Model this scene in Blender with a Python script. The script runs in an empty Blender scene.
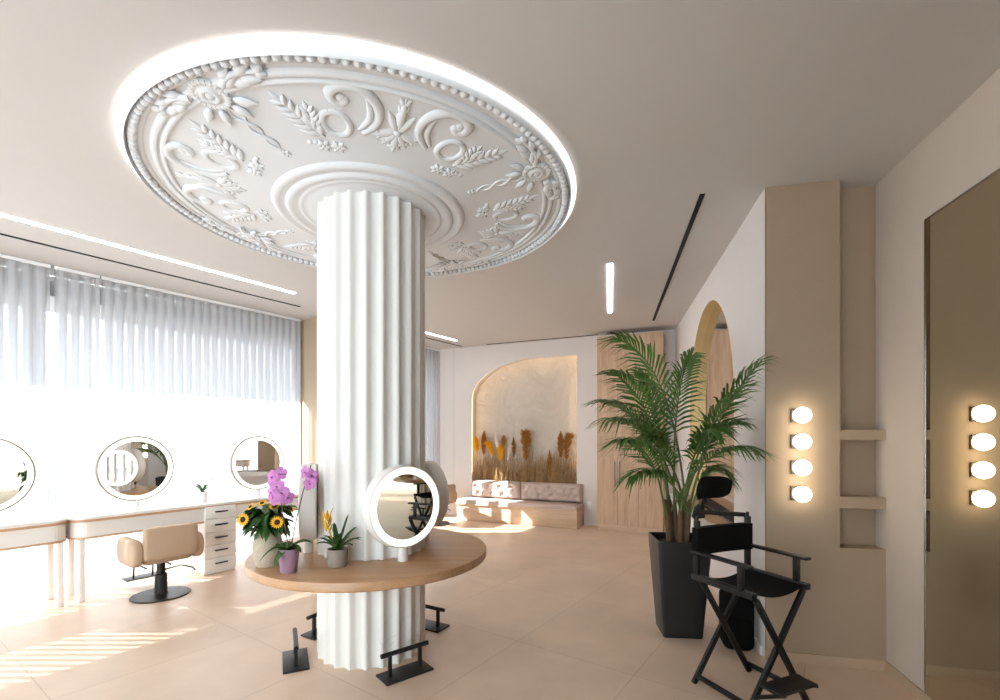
import bpy, bmesh, math, random
from mathutils import Vector, Matrix
PI = math.pi
sc = bpy.context.scene
COL = sc.collection
random.seed(7)
R = math.radians

# ---------------------------------------------------------------- materials
def new_mat(name):
    m = bpy.data.materials.new(name); m.use_nodes = True
    nt = m.node_tree; b = nt.nodes['Principled BSDF']
    return m, nt, b

def lin(c):
    return tuple((x/12.92 if x <= .04045 else ((x+.055)/1.055)**2.4) for x in [v/255 for v in c])

def mat(name, c, rough=.5, metal=0, var=.06, scale=6, bump=0, bscale=40, spec=None, srgb=True, coat=0):
    m, nt, b = new_mat(name)
    col = lin(c) if srgb else c
    N, L = nt.nodes, nt.links
    tc = N.new('ShaderNodeTexCoord')
    nz = N.new('ShaderNodeTexNoise'); nz.inputs['Scale'].default_value = scale; nz.inputs['Detail'].default_value = 4
    L.new(tc.outputs['Object'], nz.inputs['Vector'])
    mx = N.new('ShaderNodeMix'); mx.data_type = 'RGBA'
    mx.inputs[6].default_value = (*[v*(1-var) for v in col], 1)
    mx.inputs[7].default_value = (*[min(1, v*(1+var)) for v in col], 1)
    L.new(nz.outputs['Fac'], mx.inputs[0]); L.new(mx.outputs[2], b.inputs['Base Color'])
    b.inputs['Roughness'].default_value = rough; b.inputs['Metallic'].default_value = metal
    if spec is not None: b.inputs['Specular IOR Level'].default_value = spec
    if coat: b.inputs['Coat Weight'].default_value = coat
    if bump:
        n2 = N.new('ShaderNodeTexNoise'); n2.inputs['Scale'].default_value = bscale; n2.inputs['Detail'].default_value = 5
        L.new(tc.outputs['Object'], n2.inputs['Vector'])
        bp = N.new('ShaderNodeBump'); bp.inputs['Strength'].default_value = bump; bp.inputs['Distance'].default_value = .02
        L.new(n2.outputs['Fac'], bp.inputs['Height']); L.new(bp.outputs['Normal'], b.inputs['Normal'])
    return m

def emit(name, c, s):
    m, nt, b = new_mat(name)
    b.inputs['Base Color'].default_value = (.8, .8, .8, 1)
    b.inputs['Emission Color'].default_value = (*c, 1); b.inputs['Emission Strength'].default_value = s
    return m

def wood(name, c1, c2, axis='X', scale=2.2, rough=.45):
    m, nt, b = new_mat(name); N, L = nt.nodes, nt.links
    tc = N.new('ShaderNodeTexCoord'); mp = N.new('ShaderNodeMapping')
    s = {'X': (.6, 9, 9), 'Y': (9, .6, 9), 'Z': (9, 9, .6)}[axis]
    mp.inputs['Scale'].default_value = s; L.new(tc.outputs['Object'], mp.inputs['Vector'])
    n1 = N.new('ShaderNodeTexNoise'); n1.inputs['Scale'].default_value = scale; n1.inputs['Detail'].default_value = 8
    n1.inputs['Roughness'].default_value = .65; n1.inputs['Distortion'].default_value = .6
    L.new(mp.outputs['Vector'], n1.inputs['Vector'])
    n2 = N.new('ShaderNodeTexNoise'); n2.inputs['Scale'].default_value = scale*6; n2.inputs['Detail'].default_value = 3
    L.new(mp.outputs['Vector'], n2.inputs['Vector'])
    add = N.new('ShaderNodeMath'); add.operation = 'MULTIPLY_ADD'; add.inputs[1].default_value = .35
    L.new(n2.outputs['Fac'], add.inputs[0]); L.new(n1.outputs['Fac'], add.inputs[2])
    cr = N.new('ShaderNodeValToRGB')
    cr.color_ramp.elements[0].position = .42; cr.color_ramp.elements[0].color = (*lin(c2), 1)
    cr.color_ramp.elements[1].position = .85; cr.color_ramp.elements[1].color = (*lin(c1), 1)
    L.new(add.outputs[0], cr.inputs[0]); L.new(cr.outputs[0], b.inputs['Base Color'])
    b.inputs['Roughness'].default_value = rough
    bp = N.new('ShaderNodeBump'); bp.inputs['Strength'].default_value = .08; bp.inputs['Distance'].default_value = .01
    L.new(n1.outputs['Fac'], bp.inputs['Height']); L.new(bp.outputs['Normal'], b.inputs['Normal'])
    return m

M = {}
WALLC = (228, 222, 219)
M['wall'] = mat('painted_plaster', WALLC, .85, var=.02, bump=.05, bscale=60)
M['ceil'] = mat('ceiling_paint', (205, 201, 198), .9, var=.015)
M['taupe'] = mat('taupe_paint', (176, 155, 132), .85, var=.03, bump=.06, bscale=50)
M['greige'] = mat('greige_paint', (206, 195, 184), .85, var=.03, bump=.06, bscale=50)
M['skirting'] = mat('tan_skirting', (196, 172, 146), .6)
M['white'] = mat('white_plaster', (235, 232, 228), .7, var=.015)
M['rose'] = mat('rose_plaster', (225, 228, 232), .75, var=.01)
M['lacquer'] = mat('white_lacquer', (236, 231, 226), .4, var=.01)
M['black'] = mat('black_metal', (26, 26, 28), .42, var=.1, spec=.4)
M['blackwood'] = mat('black_wood', (19, 18, 18), .45, var=.15, spec=.35)
M['canvas'] = mat('black_canvas', (14, 13, 13), .9, var=.15, bump=.2, bscale=300, spec=.15)
M['planter'] = mat('black_planter', (30, 29, 29), .4, var=.08)
M['beige'] = mat('beige_leather', (180, 153, 128), .5, var=.04, bump=.05, bscale=120)
M['pink'] = mat('dusty_fabric', (198, 178, 169), .9, var=.05, bump=.15, bscale=200)
M['mirror'] = mat('silvered_glass', (.86, .87, .86), .01, 1, var=0, srgb=False)
M['bronze'] = mat('tinted_mirror', (.66, .63, .53), .015, 1, var=0, srgb=False)
M['gold'] = mat('brushed_gold', (240, 210, 152), .45, .35, var=.06, scale=3)
M['chrome'] = mat('chrome', (190, 190, 195), .2, 1, var=.02)
M['led'] = emit('led_diffuser', (1, .98, .96), 11)
M['ledring'] = emit('ring_diffuser', (1, .97, .93), 1.0)
M['ledwarm'] = emit('warm_mirror_led', (1, .92, .79), .58)
M['globe'] = emit('opal_globe', (1, .86, .64), 5)
M['niche_led'] = emit('niche_led', (1, .68, .32), 5.5)
M['oak'] = wood('oak_board', (214, 182, 152), (180, 144, 112), 'Z', 1.6)
M['oakh'] = wood('oak_bench', (218, 190, 162), (188, 156, 126), 'X', 1.6)
M['table'] = wood('beech_top', (196, 154, 116), (168, 124, 86), 'X', 1.4, .33)
M['trim'] = wood('wood_trim', (206, 168, 134), (184, 144, 110), 'X', 2)
M['slit'] = mat('dark_slot', (10, 10, 10), .8, var=0)
M['steel'] = mat('brushed_steel', (120, 115, 110), .4, 1)
M['leaf'] = mat('palm_leaf', (76, 114, 46), .5, var=.45, scale=5)
M['leafdark'] = mat('dark_leaf', (52, 88, 36), .42, var=.35, scale=14)
M['stem'] = mat('green_stem', (92, 112, 58), .55, var=.3, scale=10)
M['cane'] = mat('brown_cane', (98, 74, 50), .8, var=.4, scale=18)
M['soil'] = mat('soil', (48, 38, 30), .95, var=.4, scale=40, bump=.6)
M['jar'] = mat('woven_stoneware', (186, 172, 152), .85, var=.12, scale=30, bump=.5, bscale=90)
M['purple'] = mat('mauve_ceramic', (158, 126, 150), .35, var=.05)
M['greypot'] = mat('grey_concrete', (152, 138, 126), .8, var=.15, scale=25, bump=.2)
M['orchid'] = mat('orchid_pink', (196, 124, 186), .6, var=.35, scale=30)
M['orchidlip'] = mat('orchid_lip', (150, 40, 120), .5)
M['orchidwhite'] = mat('orchid_white', (244, 240, 244), .6, var=.03)
M['petal'] = mat('sunflower_petal', (240, 178, 22), .6, var=.12)
M['seed'] = mat('sunflower_heart', (62, 40, 20), .9, var=.3)
M['bract'] = mat('yellow_bract', (232, 176, 28), .5, var=.2, scale=20)
M['p_yellow'] = mat('yellow_plume', (232, 166, 20), .9, var=.3, scale=22)
M['p_rust'] = mat('rust_plume', (158, 104, 38), .9, var=.35, scale=22)
M['p_brown'] = mat('brown_plume', (140, 96, 48), .9, var=.3, scale=22)
M['p_white'] = mat('white_plume', (236, 226, 214), .9, var=.1, scale=22)
M['straw'] = mat('straw', (176, 142, 98), .9, var=.6, scale=14)
M['outlet'] = mat('white_plastic', (240, 238, 235), .4, var=0)
M['street'] = mat('paving', (120, 118, 116), .9, var=.1)
M['facade'] = mat('facade_render', (196, 192, 196), .9, var=.05)
M['tagwhite'] = mat('white_frame', (244, 244, 246), .5, var=.01)

def rough_plaster():
    m, nt, b = new_mat('rough_plaster'); N, L = nt.nodes, nt.links
    tc = N.new('ShaderNodeTexCoord')
    n1 = N.new('ShaderNodeTexNoise'); n1.inputs['Scale'].default_value = 2.2; n1.inputs['Detail'].default_value = 9
    n1.inputs['Roughness'].default_value = .62; n1.inputs['Distortion'].default_value = 1.1
    L.new(tc.outputs['Object'], n1.inputs['Vector'])
    cr = N.new('ShaderNodeValToRGB')
    cr.color_ramp.elements[0].color = (*lin((196, 184, 172)), 1); cr.color_ramp.elements[1].color = (*lin((226, 218, 208)), 1)
    L.new(n1.outputs['Fac'], cr.inputs[0]); L.new(cr.outputs[0], b.inputs['Base Color'])
    b.inputs['Roughness'].default_value = .95
    bp = N.new('ShaderNodeBump'); bp.inputs['Strength'].default_value = 1; bp.inputs['Distance'].default_value = .09
    L.new(n1.outputs['Fac'], bp.inputs['Height']); L.new(bp.outputs['Normal'], b.inputs['Normal'])
    return m
M['rough'] = rough_plaster()

W_ROT = math.atan2(.817, .5765)
def floor_mat():
    m, nt, b = new_mat('floor_tiles'); N, L = nt.nodes, nt.links
    tc = N.new('ShaderNodeTexCoord'); mp = N.new('ShaderNodeMapping'); mp.vector_type = 'POINT'
    mp.inputs['Rotation'].default_value = (0, 0, -W_ROT)
    L.new(tc.outputs['Object'], mp.inputs['Vector'])
    mp2 = N.new('ShaderNodeMapping'); mp2.inputs['Location'].default_value = (-.733, -1.9, 0)
    L.new(mp.outputs['Vector'], mp2.inputs['Vector'])
    br = N.new('ShaderNodeTexBrick'); br.offset = 0; br.squash = 1
    br.inputs['Scale'].default_value = 1; br.inputs['Brick Width'].default_value = 1.09; br.inputs['Row Height'].default_value = .87
    br.inputs['Mortar Size'].default_value = .0022; br.inputs['Mortar Smooth'].default_value = .3
    br.inputs['Color1'].default_value = (*lin((228, 203, 181)), 1); br.inputs['Color2'].default_value = (*lin((223, 198, 176)), 1)
    br.inputs['Mortar'].default_value = (*lin((186, 162, 142)), 1)
    L.new(mp2.outputs['Vector'], br.inputs['Vector'])
    nz = N.new('ShaderNodeTexNoise'); nz.inputs['Scale'].default_value = 1.6; nz.inputs['Detail'].default_value = 7; nz.inputs['Roughness'].default_value = .6
    L.new(tc.outputs['Object'], nz.inputs['Vector'])
    cr = N.new('ShaderNodeValToRGB')
    cr.color_ramp.elements[0].position = .3; cr.color_ramp.elements[0].color = (.86, .84, .82, 1)
    cr.color_ramp.elements[1].position = .7; cr.color_ramp.elements[1].color = (1.04, 1.03, 1.02, 1)
    L.new(nz.outputs['Fac'], cr.inputs[0])
    mx = N.new('ShaderNodeMix'); mx.data_type = 'RGBA'; mx.blend_type = 'MULTIPLY'; mx.inputs[0].default_value = 1
    L.new(br.outputs['Color'], mx.inputs[6]); L.new(cr.outputs[0], mx.inputs[7]); L.new(mx.outputs[2], b.inputs['Base Color'])
    b.inputs['Roughness'].default_value = .36
    return m
M['floor'] = floor_mat()

def column_mat():
    m, nt, b = new_mat('column_plaster'); N, L = nt.nodes, nt.links
    tc = N.new('ShaderNodeTexCoord')
    nz = N.new('ShaderNodeTexNoise'); nz.inputs['Scale'].default_value = 3.2; nz.inputs['Detail'].default_value = 7; nz.inputs['Distortion'].default_value = 1.2
    L.new(tc.outputs['Object'], nz.inputs['Vector'])
    # grey vein near the foot: thin contour of the noise, kept to a band at knee height on one side
    sb = N.new('ShaderNodeMath'); sb.operation = 'SUBTRACT'; sb.inputs[1].default_value = .5; L.new(nz.outputs['Fac'], sb.inputs[0])
    ab = N.new('ShaderNodeMath'); ab.operation = 'ABSOLUTE'; L.new(sb.outputs[0], ab.inputs[0])
    mr = N.new('ShaderNodeMapRange'); mr.inputs['From Min'].default_value = 0; mr.inputs['From Max'].default_value = .035
    mr.inputs['To Min'].default_value = .22; mr.inputs['To Max'].default_value = 0; L.new(ab.outputs[0], mr.inputs['Value'])
    sp = N.new('ShaderNodeSeparateXYZ'); L.new(tc.outputs['Object'], sp.inputs[0])
    band = N.new('ShaderNodeMapRange'); band.inputs['From Min'].default_value = .16; band.inputs['From Max'].default_value = .34
    band.inputs['To Min'].default_value = 1; band.inputs['To Max'].default_value = 0; L.new(sp.outputs['Z'], band.inputs['Value'])
    ml = N.new('ShaderNodeMath'); ml.operation = 'MULTIPLY'; L.new(mr.outputs[0], ml.inputs[0]); L.new(band.outputs[0], ml.inputs[1])
    sx_ = N.new('ShaderNodeMapRange'); sx_.inputs['From Min'].default_value = .05; sx_.inputs['From Max'].default_value = .14; L.new(sp.outputs['X'], sx_.inputs['Value'])
    ml2 = N.new('ShaderNodeMath'); ml2.operation = 'MULTIPLY'; L.new(ml.outputs[0], ml2.inputs[0]); L.new(sx_.outputs[0], ml2.inputs[1]); ml = ml2
    mx = N.new('ShaderNodeMix'); mx.data_type = 'RGBA'
    mx.inputs[6].default_value = (*lin((231, 228, 223)), 1); mx.inputs[7].default_value = (*lin((120, 118, 118)), 1)
    L.new(ml.outputs[0], mx.inputs[0]); L.new(mx.outputs[2], b.inputs['Base Color'])
    b.inputs['Roughness'].default_value = .6
    return m
M['column'] = column_mat()

def curtain_mat():
    m, nt, b = new_mat('sheer_voile'); N, L = nt.nodes, nt.links
    out = N['Material Output']; N.remove(b)
    tr = N.new('ShaderNodeBsdfTranslucent'); tr.inputs[0].default_value = (.51, .51, .54, 1)
    df = N.new('ShaderNodeBsdfDiffuse'); df.inputs[0].default_value = (.86, .85, .86, 1)
    tp = N.new('ShaderNodeBsdfTransparent'); tp.inputs[0].default_value = (1, 1, 1, 1)
    m1 = N.new('ShaderNodeMixShader'); m1.inputs[0].default_value = .35
    L.new(tr.outputs[0], m1.inputs[1]); L.new(df.outputs[0], m1.inputs[2])
    tc = N.new('ShaderNodeTexCoord'); sp = N.new('ShaderNodeSeparateXYZ'); L.new(tc.outputs['Object'], sp.inputs[0])
    dv = N.new('ShaderNodeMath'); dv.operation = 'DIVIDE'; dv.inputs[1].default_value = .095; L.new(sp.outputs['X'], dv.inputs[0])
    fr = N.new('ShaderNodeMath'); fr.operation = 'FRACT'; L.new(dv.outputs[0], fr.inputs[0])
    lt = N.new('ShaderNodeMath'); lt.operation = 'LESS_THAN'; lt.inputs[1].default_value = .36; L.new(fr.outputs[0], lt.inputs[0])
    ma = N.new('ShaderNodeMath'); ma.operation = 'MULTIPLY_ADD'; ma.inputs[1].default_value = .20; ma.inputs[2].default_value = .03
    L.new(lt.outputs[0], ma.inputs[0])
    m2 = N.new('ShaderNodeMixShader'); L.new(ma.outputs[0], m2.inputs[0])
    L.new(m1.outputs[0], m2.inputs[1]); L.new(tp.outputs[0], m2.inputs[2]); L.new(m2.outputs[0], out.inputs[0])
    return m
M['curtain'] = curtain_mat()

def glass_mat():
    m, nt, b = new_mat('clear_pane'); N, L = nt.nodes, nt.links
    out = N['Material Output']; N.remove(b)
    tp = N.new('ShaderNodeBsdfTransparent'); tp.inputs[0].default_value = (.95, .98, .97, 1)
    gl = N.new('ShaderNodeBsdfGlossy'); gl.inputs['Roughness'].default_value = .02
    fz = N.new('ShaderNodeFresnel'); fz.inputs[0].default_value = 1.3
    mx = N.new('ShaderNodeMixShader'); L.new(fz.outputs[0], mx.inputs[0]); L.new(tp.outputs[0], mx.inputs[1]); L.new(gl.outputs[0], mx.inputs[2])
    L.new(mx.outputs[0], out.inputs[0])
    return m
M['glass'] = glass_mat()

# ---------------------------------------------------------------- mesh builder
class MB:
    def __init__(self): self.b = bmesh.new()
    def _v(self, p): return self.b.verts.new(p)
    def face(self, ps):
        return self.b.faces.new([self._v(p) for p in ps])
    def box(self, c, s, bevel=0, mtx=None, seg=2):
        t = bmesh.new(); bmesh.ops.create_cube(t, size=1)
        for v in t.verts: v.co = Vector((v.co.x*s[0], v.co.y*s[1], v.co.z*s[2]))
        if bevel: bmesh.ops.bevel(t, geom=t.edges[:], offset=bevel, segments=seg, profile=.5, affect='EDGES')
        mt = Matrix.Translation(c) @ (mtx if mtx else Matrix())
        self._merge(t, mt); return self
    def _merge(self, t, mt=None):
        mp = {}
        for v in t.verts: mp[v] = self.b.verts.new(mt @ v.co if mt else v.co)
        for f in t.faces:
            try: self.b.faces.new([mp[v] for v in f.verts])
            except ValueError: pass
        t.free()
    def beam(self, p0, p1, w, h, bevel=0):
        p0, p1 = Vector(p0), Vector(p1); d = p1-p0
        q = d.to_track_quat('X', 'Z').to_matrix().to_4x4()
        return self.box((p0+p1)/2, (d.length, w, h), bevel, q)
    def rings(self, rings, closed=True, cap=True):
        rv = [[self._v(p) for p in r] for r in rings]
        n = len(rv[0])
        for a, b_ in zip(rv[:-1], rv[1:]):
            for i in range(n if closed else n-1):
                j = (i+1) % n
                try: self.b.faces.new((a[i], a[j], b_[j], b_[i]))
                except ValueError: pass
        if cap and closed:
            self.b.faces.new(rv[0][::-1]); self.b.faces.new(rv[-1])
        return self
    def tube(self, pts, rad, n=8, flat=1.0, up=None, cap=True):
        pts = [Vector(p) for p in pts]; k = len(pts)
        if not hasattr(rad, '__len__'): rad = [rad]*k
        rs = []; prev = None
        for i, p in enumerate(pts):
            t = (pts[min(i+1, k-1)]-pts[max(i-1, 0)]).normalized()
            if up is not None: u = Vector(up)
            else: u = prev if prev is not None else (Vector((0, 0, 1)) if abs(t.z) < .9 else Vector((1, 0, 0)))
            s = t.cross(u)
            if s.length < 1e-6: s = t.orthogonal()
            s.normalize(); w = s.cross(t).normalized(); prev = w
            rs.append([p + s*math.cos(2*PI*j/n)*rad[i] + w*math.sin(2*PI*j/n)*rad[i]*flat for j in range(n)])
        return self.rings(rs, True, cap)
    def cyl(self, p0, p1, r0, r1=None, n=20):
        return self.tube([p0, p1], [r0, r0 if r1 is None else r1], n)
    def lathe(self, prof, n=48, c=(0, 0, 0), closed=False, axis='Z'):
        rs = []
        for r, z in prof:
            ring = []
            for i in range(n):
                a = 2*PI*i/n; x, y = r*math.cos(a), r*math.sin(a)
                p = (x, y, z) if axis == 'Z' else (x, z, y)     # axis Y: z runs along +y
                ring.append((p[0]+c[0], p[1]+c[1], p[2]+c[2]))
            rs.append(ring)
        if closed: rs.append(rs[0])
        rv = [[self._v(p) for p in r] for r in (rs[:-1] if closed else rs)]
        if closed: rv.append(rv[0])
        for a, b_ in zip(rv[:-1], rv[1:]):
            for i in range(n):
                j = (i+1) % n; self.b.faces.new((a[i], a[j], b_[j], b_[i]))
        if not closed:
            if prof[0][0] > 1e-5: self.b.faces.new(rv[0][::-1])
            if prof[-1][0] > 1e-5: self.b.faces.new(rv[-1])
        return self
    def prism(self, outline, z0, z1, bevel=0):
        t = bmesh.new()
        lo = [t.verts.new((x, y, z0)) for x, y in outline]; hi = [t.verts.new((x, y, z1)) for x, y in outline]
        n = len(lo)
        for i in range(n):
            j = (i+1) % n; t.faces.new((lo[i], lo[j], hi[j], hi[i]))
        f0 = t.faces.new(lo[::-1]); f1 = t.faces.new(hi)
        if bevel:
            bmesh.ops.bevel(t, geom=list(f0.edges)+list(f1.edges), offset=bevel, segments=2, profile=.5, affect='EDGES')
        self._merge(t); return self
    def blob(self, c, d, ln, wd, ht, up=(0, 0, 1), nu=8, nv=6, point=1.0):
        # pointed leaf-like lump along d
        c, d, up = Vector(c), Vector(d).normalized(), Vector(up)
        s = d.cross(up).normalized(); u = s.cross(d).normalized()
        rs = []
        for i in range(nv+1):
            t = i/nv; prof = max(.04, math.sin(PI*min(.97, .06+.94*t))**point*(1.15-.35*t))
            p = c + d*(ln*t)
            rs.append([p + s*math.cos(2*PI*j/nu)*wd*prof/2 + u*math.sin(2*PI*j/nu)*ht*prof/2 for j in range(nu)])
        return self.rings(rs)
    def sphere(self, c, r, n=16, m=10):
        if not hasattr(r, '__len__'): r = (r, r, r)
        t = bmesh.new(); bmesh.ops.create_uvsphere(t, u_segments=n, v_segments=m, radius=1)
        self._merge(t, Matrix.Translation(c) @ Matrix.Diagonal((*r, 1))); return self
    def grid(self, fn, nu, nv):
        vv = [[self._v(fn(i/nu, j/nv)) for j in range(nv+1)] for i in range(nu+1)]
        for i in range(nu):
            for j in range(nv):
                self.b.faces.new((vv[i][j], vv[i+1][j], vv[i+1][j+1], vv[i][j+1]))
        return self
    def build(self, name, m, parent=None, smooth=True, angle=35, loc=None, rotz=0, normals=True):
        bm = self.b
        bmesh.ops.remove_doubles(bm, verts=bm.verts, dist=1e-6)
        if normals: bmesh.ops.recalc_face_normals(bm, faces=bm.faces)
        me = bpy.data.meshes.new(name); bm.to_mesh(me); bm.free()
        me.materials.append(m)
        if smooth:
            me.polygons.foreach_set('use_smooth', [True]*len(me.polygons))
            me.set_sharp_from_angle(angle=R(angle))
        o = bpy.data.objects.new(name, me); COL.objects.link(o)
        if parent: o.parent = parent
        if loc is not None: o.location = loc
        o.rotation_euler = (0, 0, rotz)
        return o

def tag(o, label=None, cat=None, group=None, kind=None):
    if label: o['label'] = label
    if cat: o['category'] = cat
    if group: o['group'] = group
    if kind: o['kind'] = kind
    return o
def thing(name, label, cat, loc=(0, 0, 0), rotz=0, group=None):
    o = bpy.data.objects.new(name, None); COL.objects.link(o); o.empty_display_size = .1
    o.location = loc; o.rotation_euler = (0, 0, rotz)
    return tag(o, label, cat, group)
def struct(o): o['kind'] = 'structure'; return o
def copy_tree(o, parent=None):
    c = o.copy(); COL.objects.link(c)
    if parent: c.parent = parent
    for ch in list(o.children): copy_tree(ch, c)
    return c

# ---------------------------------------------------------------- frames of the plan (metres; eye at x=0, y=0)
H = 3.17
E3 = Vector((.5765, .817)); NV = Vector((.817, -.5765))
def W(s, n): p = E3*(s+.9137)+NV*n; return (p.x, p.y)                 # along / off the window wall
E1 = Vector((.2217, .975)); E2 = Vector((.975, -.2217)); A0 = Vector((1.782, 3.195))
R_ROT = math.atan2(-.2217, .975)
def RW(x, y): p = A0+E2*x+E1*y; return (p.x, p.y)                     # partition frame: x along partition, y deeper
B_ROT = math.atan2(-.408, .913)
E4 = Vector((.913, -.408)); NB = Vector((.408, .913))
def BK(x, y): p = E4*x+NB*y; return (p.x, p.y)                        # back wall frame: wall at y = 7.9

# ---------------------------------------------------------------- shell
out_pts = [RW(1.4, -6), RW(1.4, 5.4), BK(.2, 8.9), BK(-5.2, 8.9), W(8.4, -6.6), W(-6.2, -6.6), (-9, -2.2), (1.8, -2.2)]
struct(MB().prism([RW(.9, -5.6), RW(.9, 5.2), BK(-.3, 8.3), BK(-4.7, 8.3), W(6.4, -6.6), W(-6.6, -6.6), (-8.9, -2.0)], -.1, 0).build('floor', M['floor'], smooth=False))
struct(MB().prism([RW(.9, -5.6), RW(.9, 5.2), BK(-.3, 8.3), BK(-4.7, 8.3), W(6.4, -6.62), W(-6.6, -6.62), (-8.9, -2.0)], H, H+.12).build('ceiling', M['ceil'], smooth=False))

# partition with the shelf recess, right walls
pa = MB()
pa.box((.2227+.003, .3, H/2), (.4395, .6, H)); pa.box((.2227+.4455, .3, .385), (.4455, .6, .77))
pa.box((.5+.1, .14+.24, H/2), (.65, .48, H))
struct(pa.build('wall_partition', M['taupe'], smooth=False, loc=(*A0, 0), rotz=R_ROT))
struct(MB().box((.7056+.1, -2.45, H/2), (.2, 5.15, H)).build('wall_right', M['greige'], smooth=False, loc=(*A0, 0), rotz=R_ROT))

# deep right wall with arched opening (x<0 is the room side in the partition frame)
t0, t1, zs, sill = .79, 2.99, 1.80, .70
tc_, ra = (t0+t1)/2, (t1-t0)/2
def arch_top(t): return zs + math.sqrt(max(0, ra*ra-(t-tc_)**2))
wr = MB(); ts = [tc_-ra*math.cos(PI*i/48) for i in range(49)]
D = .095
wr.face([(0, 0.0, 0), (0, t0, 0), (0, t0, H), (0, 0.0, H)]); wr.face([(0, t1, 0), (0, 4.5, 0), (0, 4.5, H), (0, t1, H)])
for a, b in zip(ts[:-1], ts[1:]):
    wr.face([(0, a, arch_top(a)), (0, b, arch_top(b)), (0, b, H), (0, a, H)])
    wr.face([(0, a, 0), (0, b, 0), (0, b, sill), (0, a, sill)])
wr.box((D+.12, 2.55, H/2), (.2, 3.9, H))
wr.face([(0, 0, H), (0, 4.5, H), (.3, 4.5, H), (.3, 0, H)])
struct(wr.build('wall_right_rear', M['wall'], smooth=False, loc=(*A0, 0), rotz=R_ROT, normals=False))

am = thing('arched_mirror', 'tall arched mirror set in a deep gold surround behind the palm', 'mirror', (*A0, 0), R_ROT)
path = [(t0, sill)]+[(t, arch_top(t)) for t in ts]+[(t1, sill)]
g = MB()
def inset(t, z, k): # pull a point of the outline towards the arch centre
    if z <= zs: return (t + (k if t < tc_ else -k), z)
    v = Vector((t-tc_, z-zs)); v = v*(1-k/ra); return (tc_+v.x, zs+v.y)
g.rings([[(-.004, t, z), (D, t, z), (D, *inset(t, z, .003)), (-.004, *inset(t, z, .003))] for t, z in path])
g.build('gold_surround', M['gold'], am, angle=25)
gm = MB(); c0 = [(D-.004, *inset(t, z, .003)) for t, z in path]
gm.face(c0); gm.build('mirror_glass', M['mirror'], am, smooth=False)

# back wall with arched niche
nx0, nx1, ax, nz0, nz1, nsp = -4.124, -2.08, -2.80, .42, 2.90, 2.19
def ntop(x):
    if x >= ax: return nz1
    u = (ax-x)/(ax-nx0); return nsp+(nz1-nsp)*math.sqrt(max(0, 1-u*u))
bw = MB(); Yw = 7.9
xs = [ax-(ax-nx0)*math.cos(PI/2*i/32) for i in range(33)]+[nx1]
bw.face([(-5.6, Yw, 0), (nx0, Yw, 0), (nx0, Yw, H), (-5.6, Yw, H)]); bw.face([(nx1, Yw, 0), (-.2, Yw, 0), (-.2, Yw, H), (nx1, Yw, H)])
for a, b in zip(xs[:-1], xs[1:]):
    bw.face([(a, Yw, ntop(a)), (b, Yw, ntop(b)), (b, Yw, H), (a, Yw, H)])
    bw.face([(a, Yw, ntop(a)), (b, Yw, ntop(b)), (b, Yw+.24, ntop(b)), (a, Yw+.24, ntop(a))])
bw.face([(nx0, Yw, 0), (nx1, Yw, 0), (nx1, Yw, nz0), (nx0, Yw, nz0)])
bw.face([(nx0, Yw, nz0), (nx1, Yw, nz0), (nx1, Yw+.24, nz0), (nx0, Yw+.24, nz0)])
bw.face([(nx0, Yw, nz0), (nx0, Yw, nsp), (nx0, Yw+.24, nsp), (nx0, Yw+.24, nz0)])
bw.face([(nx1, Yw, nz0), (nx1, Yw, nz1), (nx1, Yw+.24, nz1), (nx1, Yw+.24, nz0)])
def nlip(x, k): return (min(nx1-k, max(nx0+k, x+k*max(0, min(1, (ax-x)/(ax-nx0))))), ntop(x)-k*(.45+.55*max(0, min(1, (x-nx0)/(ax-nx0)))))
for a, b in zip(xs[:-1], xs[1:]):
    (a1, za), (b1, zb) = nlip(a, .022), nlip(b, .022)
    bw.face([(a, Yw, ntop(a)), (b, Yw, ntop(b)), (b1, Yw+.001, zb), (a1, Yw+.001, za)])
bw.face([(nx0, Yw, nz0), (nx0+.022, Yw+.001, nz0), (nx0+.022, Yw+.001, nsp), (nx0, Yw, nsp)])
bw.face([(nx1, Yw, nz0), (nx1-.022, Yw+.001, nz0), (nx1-.022, Yw+.001, nz1-.022), (nx1, Yw, nz1)])
bw.box((-2.9, Yw+.4, H/2), (5.6, .1, H))
struct(bw.build('wall_back', M['wall'], smooth=False, loc=(0, 0, 0), rotz=B_ROT, normals=False))
import mathutils.noise as mn
def plast(u, v):
    x = nx0-.02+(nx1-nx0+.04)*u; z = nz0+(nz1-nz0+.02)*v
    h = mn.fractal(Vector((x*1.4, z*1.4, 3.1)), .9, 2.1, 6)*.028 + abs(mn.noise(Vector((x*1.1+z*.9, z*2.2-x*1.3, 7.7))))*.04
    return (x, Yw+.2-h, z)
struct(MB().grid(plast, 110, 130).build('wall_niche', M['rough'], rotz=B_ROT, angle=80))
nl = MB(); pts = [(nx0+.009, Yw+.02, nz0+.4), (nx0+.009, Yw+.02, nsp)]
for x in xs[1:]:
    a1, za = nlip(x, .009); pts.append((a1, Yw+.02, za))
pts += [(nx1-.009, Yw+.02, nz0+.5)]
nl.tube(pts, .005, 6)
tag(nl.build('led_strip', M['niche_led'], rotz=B_ROT), 'warm light strip lining the edge of the arched niche', 'light')

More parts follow.
